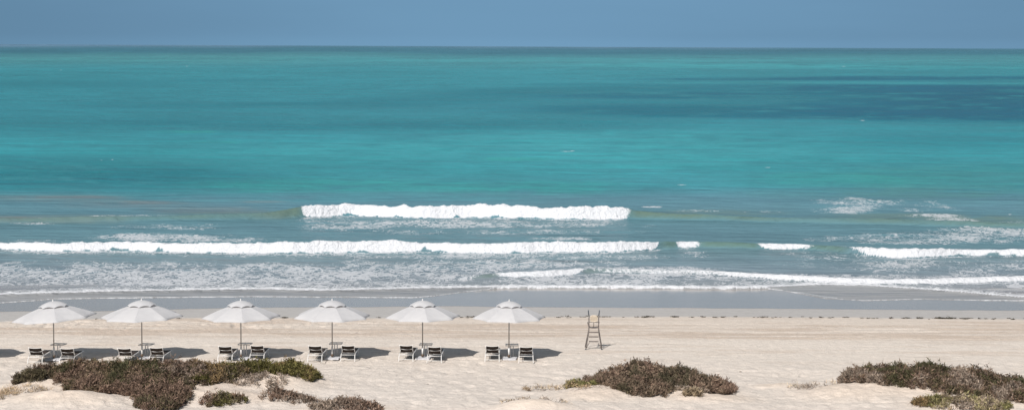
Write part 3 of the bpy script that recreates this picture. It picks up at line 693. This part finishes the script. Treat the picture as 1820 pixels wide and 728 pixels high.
PAR = [
 (-80, 639, 1.66, R(15), R(4), None),
 (96, 638.5, 1.80, R(15), R(4.6), 'white parasol at the left end of the row, its wide canopy lifted on the right'),
 (252.5, 637.5, 1.79, R(0), R(1.5), 'wide white parasol second from the left, just behind the big brown thicket'),
 (428.5, 638, 1.69, R(10), R(1.2), 'white parasol above the olive green topped bush, third from the left'),
 (590.5, 637, 1.70, R(20), R(0), 'white parasol fourth from the left, above bare sand right of the green topped bush'),
 (751, 637, 1.63, R(10), R(.8), 'white parasol fifth from the left, next to last in the row'),
 (904.5, 637, 1.61, R(10), R(0), 'white parasol at the right end of the row, nearest the lifeguard chair')]
spots = []
for i, (u, v, r, rot, tilt, lb) in enumerate(PAR):
    spots.append(parasol(u, v, r, rot, tilt, lb or 'white parasol beyond the left edge whose shadow reaches into the picture')[1:])

# ------------------------------------------------------------------ side tables
tab_names = ['left end', 'second', 'third', 'fourth', 'fifth', 'right end']
def table():
    root = empty('side_table', (0, 0, 0)); w = .27; h = .62
    MB().tube([(-w, -w, h), (w, -w, h), (w, w, h), (-w, w, h)], .017, 8, closed=True).build('top_frame', M['grey_metal'], root)
    tp = MB(); tp.box((0, .5 * w, h + .004), (2 * w - .02, w - .03, .012)); tp.build('tabletop', M['table_top'], root)
    MB().tube([(0, -w, h - .012), (0, w, h - .012)], .014, 6).build('crossbar', M['grey_metal'], root)
    for sx in (-.055, .055):
        MB().tube([(sx, .02, .01), (sx, .02, h - .02)], .019, 8).build('leg', M['grey_metal'], root)
    b_ = MB(); b_.box((0, .02, .012), (.36, .30, .02)); b_.build('foot_plate', M['grey_metal'], root)
    return root
def copy_tree(o, parent=None):
    q = o.copy(); col.objects.link(q); q.parent = parent
    for ch in list(o.children): copy_tree(ch, q)
    return q
tproto = table()
tyaw = [8, 12, 4, 0, 2, 0]
for i in range(6):
    o = tproto if i == 0 else copy_tree(tproto)
    x, y = spots[i + 1]
    dx, dy = .13, .36
    o.location = (x + dx, y + dy, float(ground(x + dx, y + dy))); o.rotation_euler = (0, 0, R(-tyaw[i]))
    tag(o, 'grey metal side table behind the pole of the ' + ['leftmost parasol', 'second parasol from left', 'third parasol from left', 'fourth parasol from left', 'fifth parasol from left', 'parasol nearest the lifeguard chair'][i], 'side table', 'side tables between the sun loungers')

# ------------------------------------------------------------------ sun loungers
def lounger():
    root = empty('sun_lounger', (0, 0, 0)); hw = .30
    fr = MB()
    for s_ in (-1, 1):
        x = s_ * hw
        # one bent tube: rear foot, up, round the bend and forward along the seat
        fr.tube(bez([(x * 1.04, 0, 0), (x * 1.02, .03, .14), (x, .09, .25), (x, .20, .315), (x, .50, .335), (x, 1.1, .335), (x, 1.78, .345)], 5), .0165, 8)
    fr.tube([(-hw, 1.78, .345), (hw, 1.78, .345)], .017, 8)
    fr.build('seat_frame', M['white_frame'], root)
    for s_ in (-1, 1):
        x = s_ * hw; MB().tube(bez([(x, 1.42, .33), (x, 1.50, .20), (x * 1.03, 1.54, 0)], 5), .018, 8).build('front_leg', M['white_frame'], root)
    MB().tube([(-hw, .028, .105), (hw, .028, .105)], .0115, 8).build('rear_stretcher', M['white_frame'], root)
    MB().tube([(-hw, .14, .285), (hw, .14, .285)], .012, 8).build('rear_crossbar', M['white_frame'], root)
    MB().tube([(-hw, 1.52, .10), (hw, 1.52, .10)], .013, 8).build('front_stretcher', M['white_frame'], root)
    # back rest frame
    b0 = Vector((0, .42, .335)); t0 = Vector((0, .02, .72)); bw = hw - .025
    bf = MB()
    up = (t0 - b0)
    def P(x, q, off=0): 
        p = b0 + up * q; nrm = Vector((0, -up.z, up.y)).normalized(); return (x, p.y + nrm.y * off, p.z + nrm.z * off)
    for s_ in (-1, 1): bf.tube([P(s_ * bw, 0), P(s_ * bw, .5, .012), P(s_ * bw, 1.0)], .0135, 8)
    bf.tube([P(-bw, 0), P(bw, 0)], .013, 8)
    bf.build('back_frame', M['white_frame'], root)
    for q, sag in ((.97, -.03), (.50, -.035)):
        MB().tube(bez([P(-bw, q), P(-bw * .5, q, sag * -.75), P(0, q, -sag), P(bw * .5, q, sag * -.75), P(bw, q)], 4), .0105, 8).build('back_rail', M['white_frame'], root)
    def sheet(pts, name, th=.006):
        mb = MB(); rows = []
        for lay in (0, th):
            for (y, z_), sg in pts:
                row = []
                for k in range(9):
                    t = k / 8; xx = (2 * t - 1) * (bw - .006); w = 1 - (2 * t - 1) ** 2
                    row.append(len(mb.v)); mb.v.append((xx, y, z_ - sg * w + lay))
                rows.append(row)
        N = len(pts)
        for L_ in (0, 1):
            for i in range(N - 1):
                for k in range(8):
                    q = [rows[L_ * N + i][k], rows[L_ * N + i][k + 1], rows[L_ * N + i + 1][k + 1], rows[L_ * N + i + 1][k]]
                    mb.face(q if L_ else q[::-1], True)
        for i in range(N - 1):
            for k in (0, 8): mb.face([rows[i][k], rows[i + 1][k], rows[N + i + 1][k], rows[N + i][k]])
        for k in range(8):
            for i in (0, N - 1): mb.face([rows[i][k], rows[i][k + 1], rows[N + i][k + 1], rows[N + i][k]])
        return mb.build(name, M['mesh_sling'], root)
    back_pts = [((P(0, q)[1] + .012, P(0, q)[2] + .004), .018) for q in (0.0, .2, .4, .6, .8, .95)]
    sheet(back_pts, 'back_sling')
    sheet([((y, .350), .022) for y in (.44, .7, 1.0, 1.3, 1.6, 1.76)], 'seat_sling')
    pr = MB()
    for s_ in (-1, 1): pr.tube([P(s_ * bw * .9, .55), (s_ * hw, .30, .31)], .009, 6)
    pr.build('back_prop', M['white_frame'], root)
    return root
lp = lounger()
LNG = [(62, 649, -1.5, 1, 'left'), (118.4, 648, -1.5, 1, 'right'), (220.4, 647, -2, 2, 'left'), (277, 646, -3, 2, 'right'), (399.6, 646, -1, 3, 'left'), (456.4, 643.5, -1, 3, 'right'),
       (559.4, 645, -3, 4, 'left'), (618, 643, -2, 4, 'right'), (721.3, 643, -4, 5, 'left'), (771.7, 645.5, -2, 5, 'right'), (874.7, 643, -1, 6, 'left'), (935, 645, 0, 6, 'right')]
own = {1: 'leftmost parasol', 2: 'second parasol from left', 3: 'third parasol from left', 4: 'fourth parasol', 5: 'fifth parasol', 6: 'rightmost parasol'}
for i, (u, v, yaw, k, side) in enumerate(LNG):
    o = lp if i == 0 else copy_tree(lp)
    x, y = ground_at(u, v - .5, 0.0); o.location = (x, y, float(ground(x, y, False)) - .005); o.rotation_euler = (0, 0, R(yaw))
    tag(o, 'white sun lounger with dark sling, %s of the pair under the %s' % (side, own[k]), 'sun lounger', 'sun loungers in pairs facing the sea')

# ------------------------------------------------------------------ lifeguard chair
x, y = ground_at(1055, 620, 0.0)
lg = empty('lifeguard_chair', (x, y, float(ground(x, y))), 0, label='tall weathered lifeguard chair with ladder rungs and cream backrest, alone on the sand', cat='lifeguard chair')
for s_ in (-1, 1):
    MB().tube(bez([(s_ * .22, 0, 1.56), (s_ * .22, -.02, 1.0), (s_ * .235, -.03, .72), (s_ * .36, -.12, .0)], 4), .023, 8).build('ladder_rail', M['chair_steel'], lg)
    MB().tube([(s_ * .20 + .02, .42, 1.02), (s_ * .38 + .02, .62, 0)], .018, 8).build('front_leg', M['chair_steel'], lg)
    MB().tube([(s_ * .22, 0, 1.52), (s_ * .235, -.01, 1.62), (s_ * .25, -.06, 1.78)], .024, 8).build('grip', M['chair_grip'], lg)
    MB().tube(bez([(s_ * .22, 0, 1.22), (s_ * .26, .18, 1.20), (s_ * .26, .42, 1.16), (s_ * .22, .44, .98)], 4), .016, 8).build('armrest', M['chair_steel'], lg)
    MB().tube([(s_ * .36, -.12, .03), (s_ * .24, .20, .20), (s_ * .37, .58, .06)], .010, 6).build('brace', M['chair_steel'], lg)
    MB().tube([(s_ * .20, -.02, .30), (s_ * .36, -.12, .02)], .014, 6).build('foot_stay', M['chair_steel'], lg)
    MB().lathe([(.035, 0), (.04, .01), (.03, .04)], (s_ * .36, -.12, 0), 10).build('foot_pad', M['chair_grip'], lg)
for z_ in (.36, .57, .78):
    MB().box((0, -.022, z_), (.44, .06, .046)).build('rung', M['chair_steel'], lg)
MB().tube([(0, .0, 1.32), (0, .03, 1.1), (0, .16, .98)], .014, 6).build('seat_post', M['chair_steel'], lg)
seat = MB()
for i, (yy, zz) in enumerate([(0, 1.02), (.1, .985), (.25, .98), (.42, .985), (.47, .965)]):
    for xx in (-.19, -.1, 0, .1, .19): seat.v.append((xx, yy, zz - .02 * (1 - (xx / .19) ** 2)))
nv = len(seat.v); seat.v += [(a, b_, c_ - .03) for a, b_, c_ in seat.v]
for i in range(4):
    for k in range(4):
        q = [i * 5 + k, i * 5 + k + 1, (i + 1) * 5 + k + 1, (i + 1) * 5 + k]; seat.face(q, True); seat.face([j + nv for j in q[::-1]], True)
for i in range(4):
    for k in (0, 4): seat.face([i * 5 + k, (i + 1) * 5 + k, (i + 1) * 5 + k + nv, i * 5 + k + nv])
for k in range(4):
    for i in (0, 4): seat.face([i * 5 + k, i * 5 + k + 1, i * 5 + k + 1 + nv, i * 5 + k + nv])
seat.build('seat', M['chair_steel'], lg)
bk = MB(); rows = []
for lay in (0, .03):
    for i in range(6):
        t = i / 5; wdt = .165 * (1 - .10 * (2 * t - 1) ** 4) * (.92 if i in (0, 5) else 1)
        row = []
        for k in range(7):
            s_ = 2 * k / 6 - 1; row.append(len(bk.v)); bk.v.append((s_ * wdt, -.01 + lay - .04 * t + .03 * (1 - s_ * s_) * 1 - .03, 1.25 + .31 * t - .02 * s_ * s_ * (2 * t - 1)))
        rows.append(row)
for L_ in (0, 1):
    for i in range(5):
        for k in range(6): bk.face([rows[L_ * 6 + i][k], rows[L_ * 6 + i][k + 1], rows[L_ * 6 + i + 1][k + 1], rows[L_ * 6 + i + 1][k]], True)
for i in range(5):
    for k in (0, 6): bk.face([rows[i][k], rows[i + 1][k], rows[6 + i + 1][k], rows[6 + i][k]])
for k in range(6):
    for i in (0, 5): bk.face([rows[i][k], rows[i][k + 1], rows[6 + i][k + 1], rows[6 + i][k]])
bk.build('backrest', M['cream_plastic'], lg)
MB().tube([(-.22, 0, 1.24), (.22, 0, 1.24)], .016, 6).build('back_crossbar', M['chair_steel'], lg)

# ------------------------------------------------------------------ light
SUN_EL, SUN_AZ = R(42.5), math.atan2(-.427, -.904)         # direction the sun stands in: behind the camera, to the left
sd = Vector((math.sin(SUN_AZ) * math.cos(SUN_EL), math.cos(SUN_AZ) * math.cos(SUN_EL), math.sin(SUN_EL)))
sun_d = bpy.data.lights.new('sun', 'SUN'); sun_d.energy = 4.2; sun_d.angle = R(.55); sun_d.color = (1.0, .955, .90)
sun = bpy.data.objects.new('sun', sun_d); sun.rotation_euler = sd.to_track_quat('Z', 'Y').to_euler(); sun.location = (-40, -60, 80); col.objects.link(sun)
w = bpy.data.worlds.new('World'); scene.world = w; w.use_nodes = True
t = w.node_tree; bg = t.nodes['Background']
sky = t.nodes.new('ShaderNodeTexSky'); sky.sky_type = 'NISHITA'; sky.sun_disc = False
sky.sun_elevation = SUN_EL; sky.sun_rotation = SUN_AZ % (2 * math.pi); sky.altitude = 0; sky.air_density = 1.2; sky.dust_density = .6; sky.ozone_density = 2.5
# steel-blue haze band low over the sea
geo = t.nodes.new('ShaderNodeTexCoord'); sep = t.nodes.new('ShaderNodeSeparateXYZ'); t.links.new(geo.outputs['Generated'], sep.inputs[0])
mr = t.nodes.new('ShaderNodeMapRange'); mr.interpolation_type = 'SMOOTHSTEP'; t.links.new(sep.outputs['Z'], mr.inputs[0])
mr.inputs[1].default_value = .03; mr.inputs[2].default_value = .45; mr.inputs[3].default_value = 1; mr.inputs[4].default_value = 0
mx = t.nodes.new('ShaderNodeMix'); mx.data_type = 'RGBA'; t.links.new(mr.outputs[0], mx.inputs[0]); 
tint = t.nodes.new('ShaderNodeMix'); tint.data_type = 'RGBA'; tint.blend_type = 'MULTIPLY'; tint.inputs[0].default_value = 1
t.links.new(sky.outputs[0], tint.inputs[6]); tint.inputs[7].default_value = (1.30, 1.0, .72, 1); t.links.new(tint.outputs[2], mx.inputs[6])
SKYK = .10
EXPO = .54
hc = tuple(q / SKYK / 2 ** EXPO for q in (.157, .309, .470))
mx.inputs[7].default_value = hc + (1,)

def mrange(src, a, b, c_, d):
    q = t.nodes.new('ShaderNodeMapRange'); q.interpolation_type = 'SMOOTHSTEP'; t.links.new(src, q.inputs[0])
    for k_, v_ in enumerate((a, b, c_, d)): q.inputs[k_ + 1].default_value = v_
    return q.outputs[0]
def mul(a, b):
    q = t.nodes.new('ShaderNodeMath'); q.operation = 'MULTIPLY'; t.links.new(a, q.inputs[0]); t.links.new(b, q.inputs[1]); return q.outputs[0]
dense = mul(mrange(sep.outputs['X'], -.32, -.02, .80, 1.0), mrange(sep.outputs['X'], .02, .34, 1.0, .88))
nz = t.nodes.new('ShaderNodeTexNoise'); nm = t.nodes.new('ShaderNodeMapping'); nm.inputs['Scale'].default_value = (3, 3, 22); t.links.new(geo.outputs['Generated'], nm.inputs[0]); t.links.new(nm.outputs[0], nz.inputs['Vector']); nz.inputs['Scale'].default_value = 1.6; nz.inputs['Detail'].default_value = 3
dense = mul(dense, mrange(nz.outputs['Fac'], .3, .7, .965, 1.03))
dense = mul(dense, mrange(sep.outputs['Z'], .0005, .006, 1.06, 1.0))
sc_ = t.nodes.new('ShaderNodeVectorMath'); sc_.operation = 'SCALE'; t.links.new(mx.outputs[2], sc_.inputs[0]); t.links.new(dense, sc_.inputs[3])
t.links.new(sc_.outputs[0], bg.inputs[0]); bg.inputs[1].default_value = SKYK
scene.view_settings.view_transform = 'Standard'; scene.view_settings.look = 'None'; scene.view_settings.gamma = 1
scene.view_settings.use_curve_mapping = False; scene.view_settings.exposure = EXPO
scene.render.engine = 'CYCLES'; scene.cycles.use_denoising = True
scene.cycles.max_bounces = 6; scene.cycles.diffuse_bounces = 3; scene.cycles.transparent_max_bounces = 8
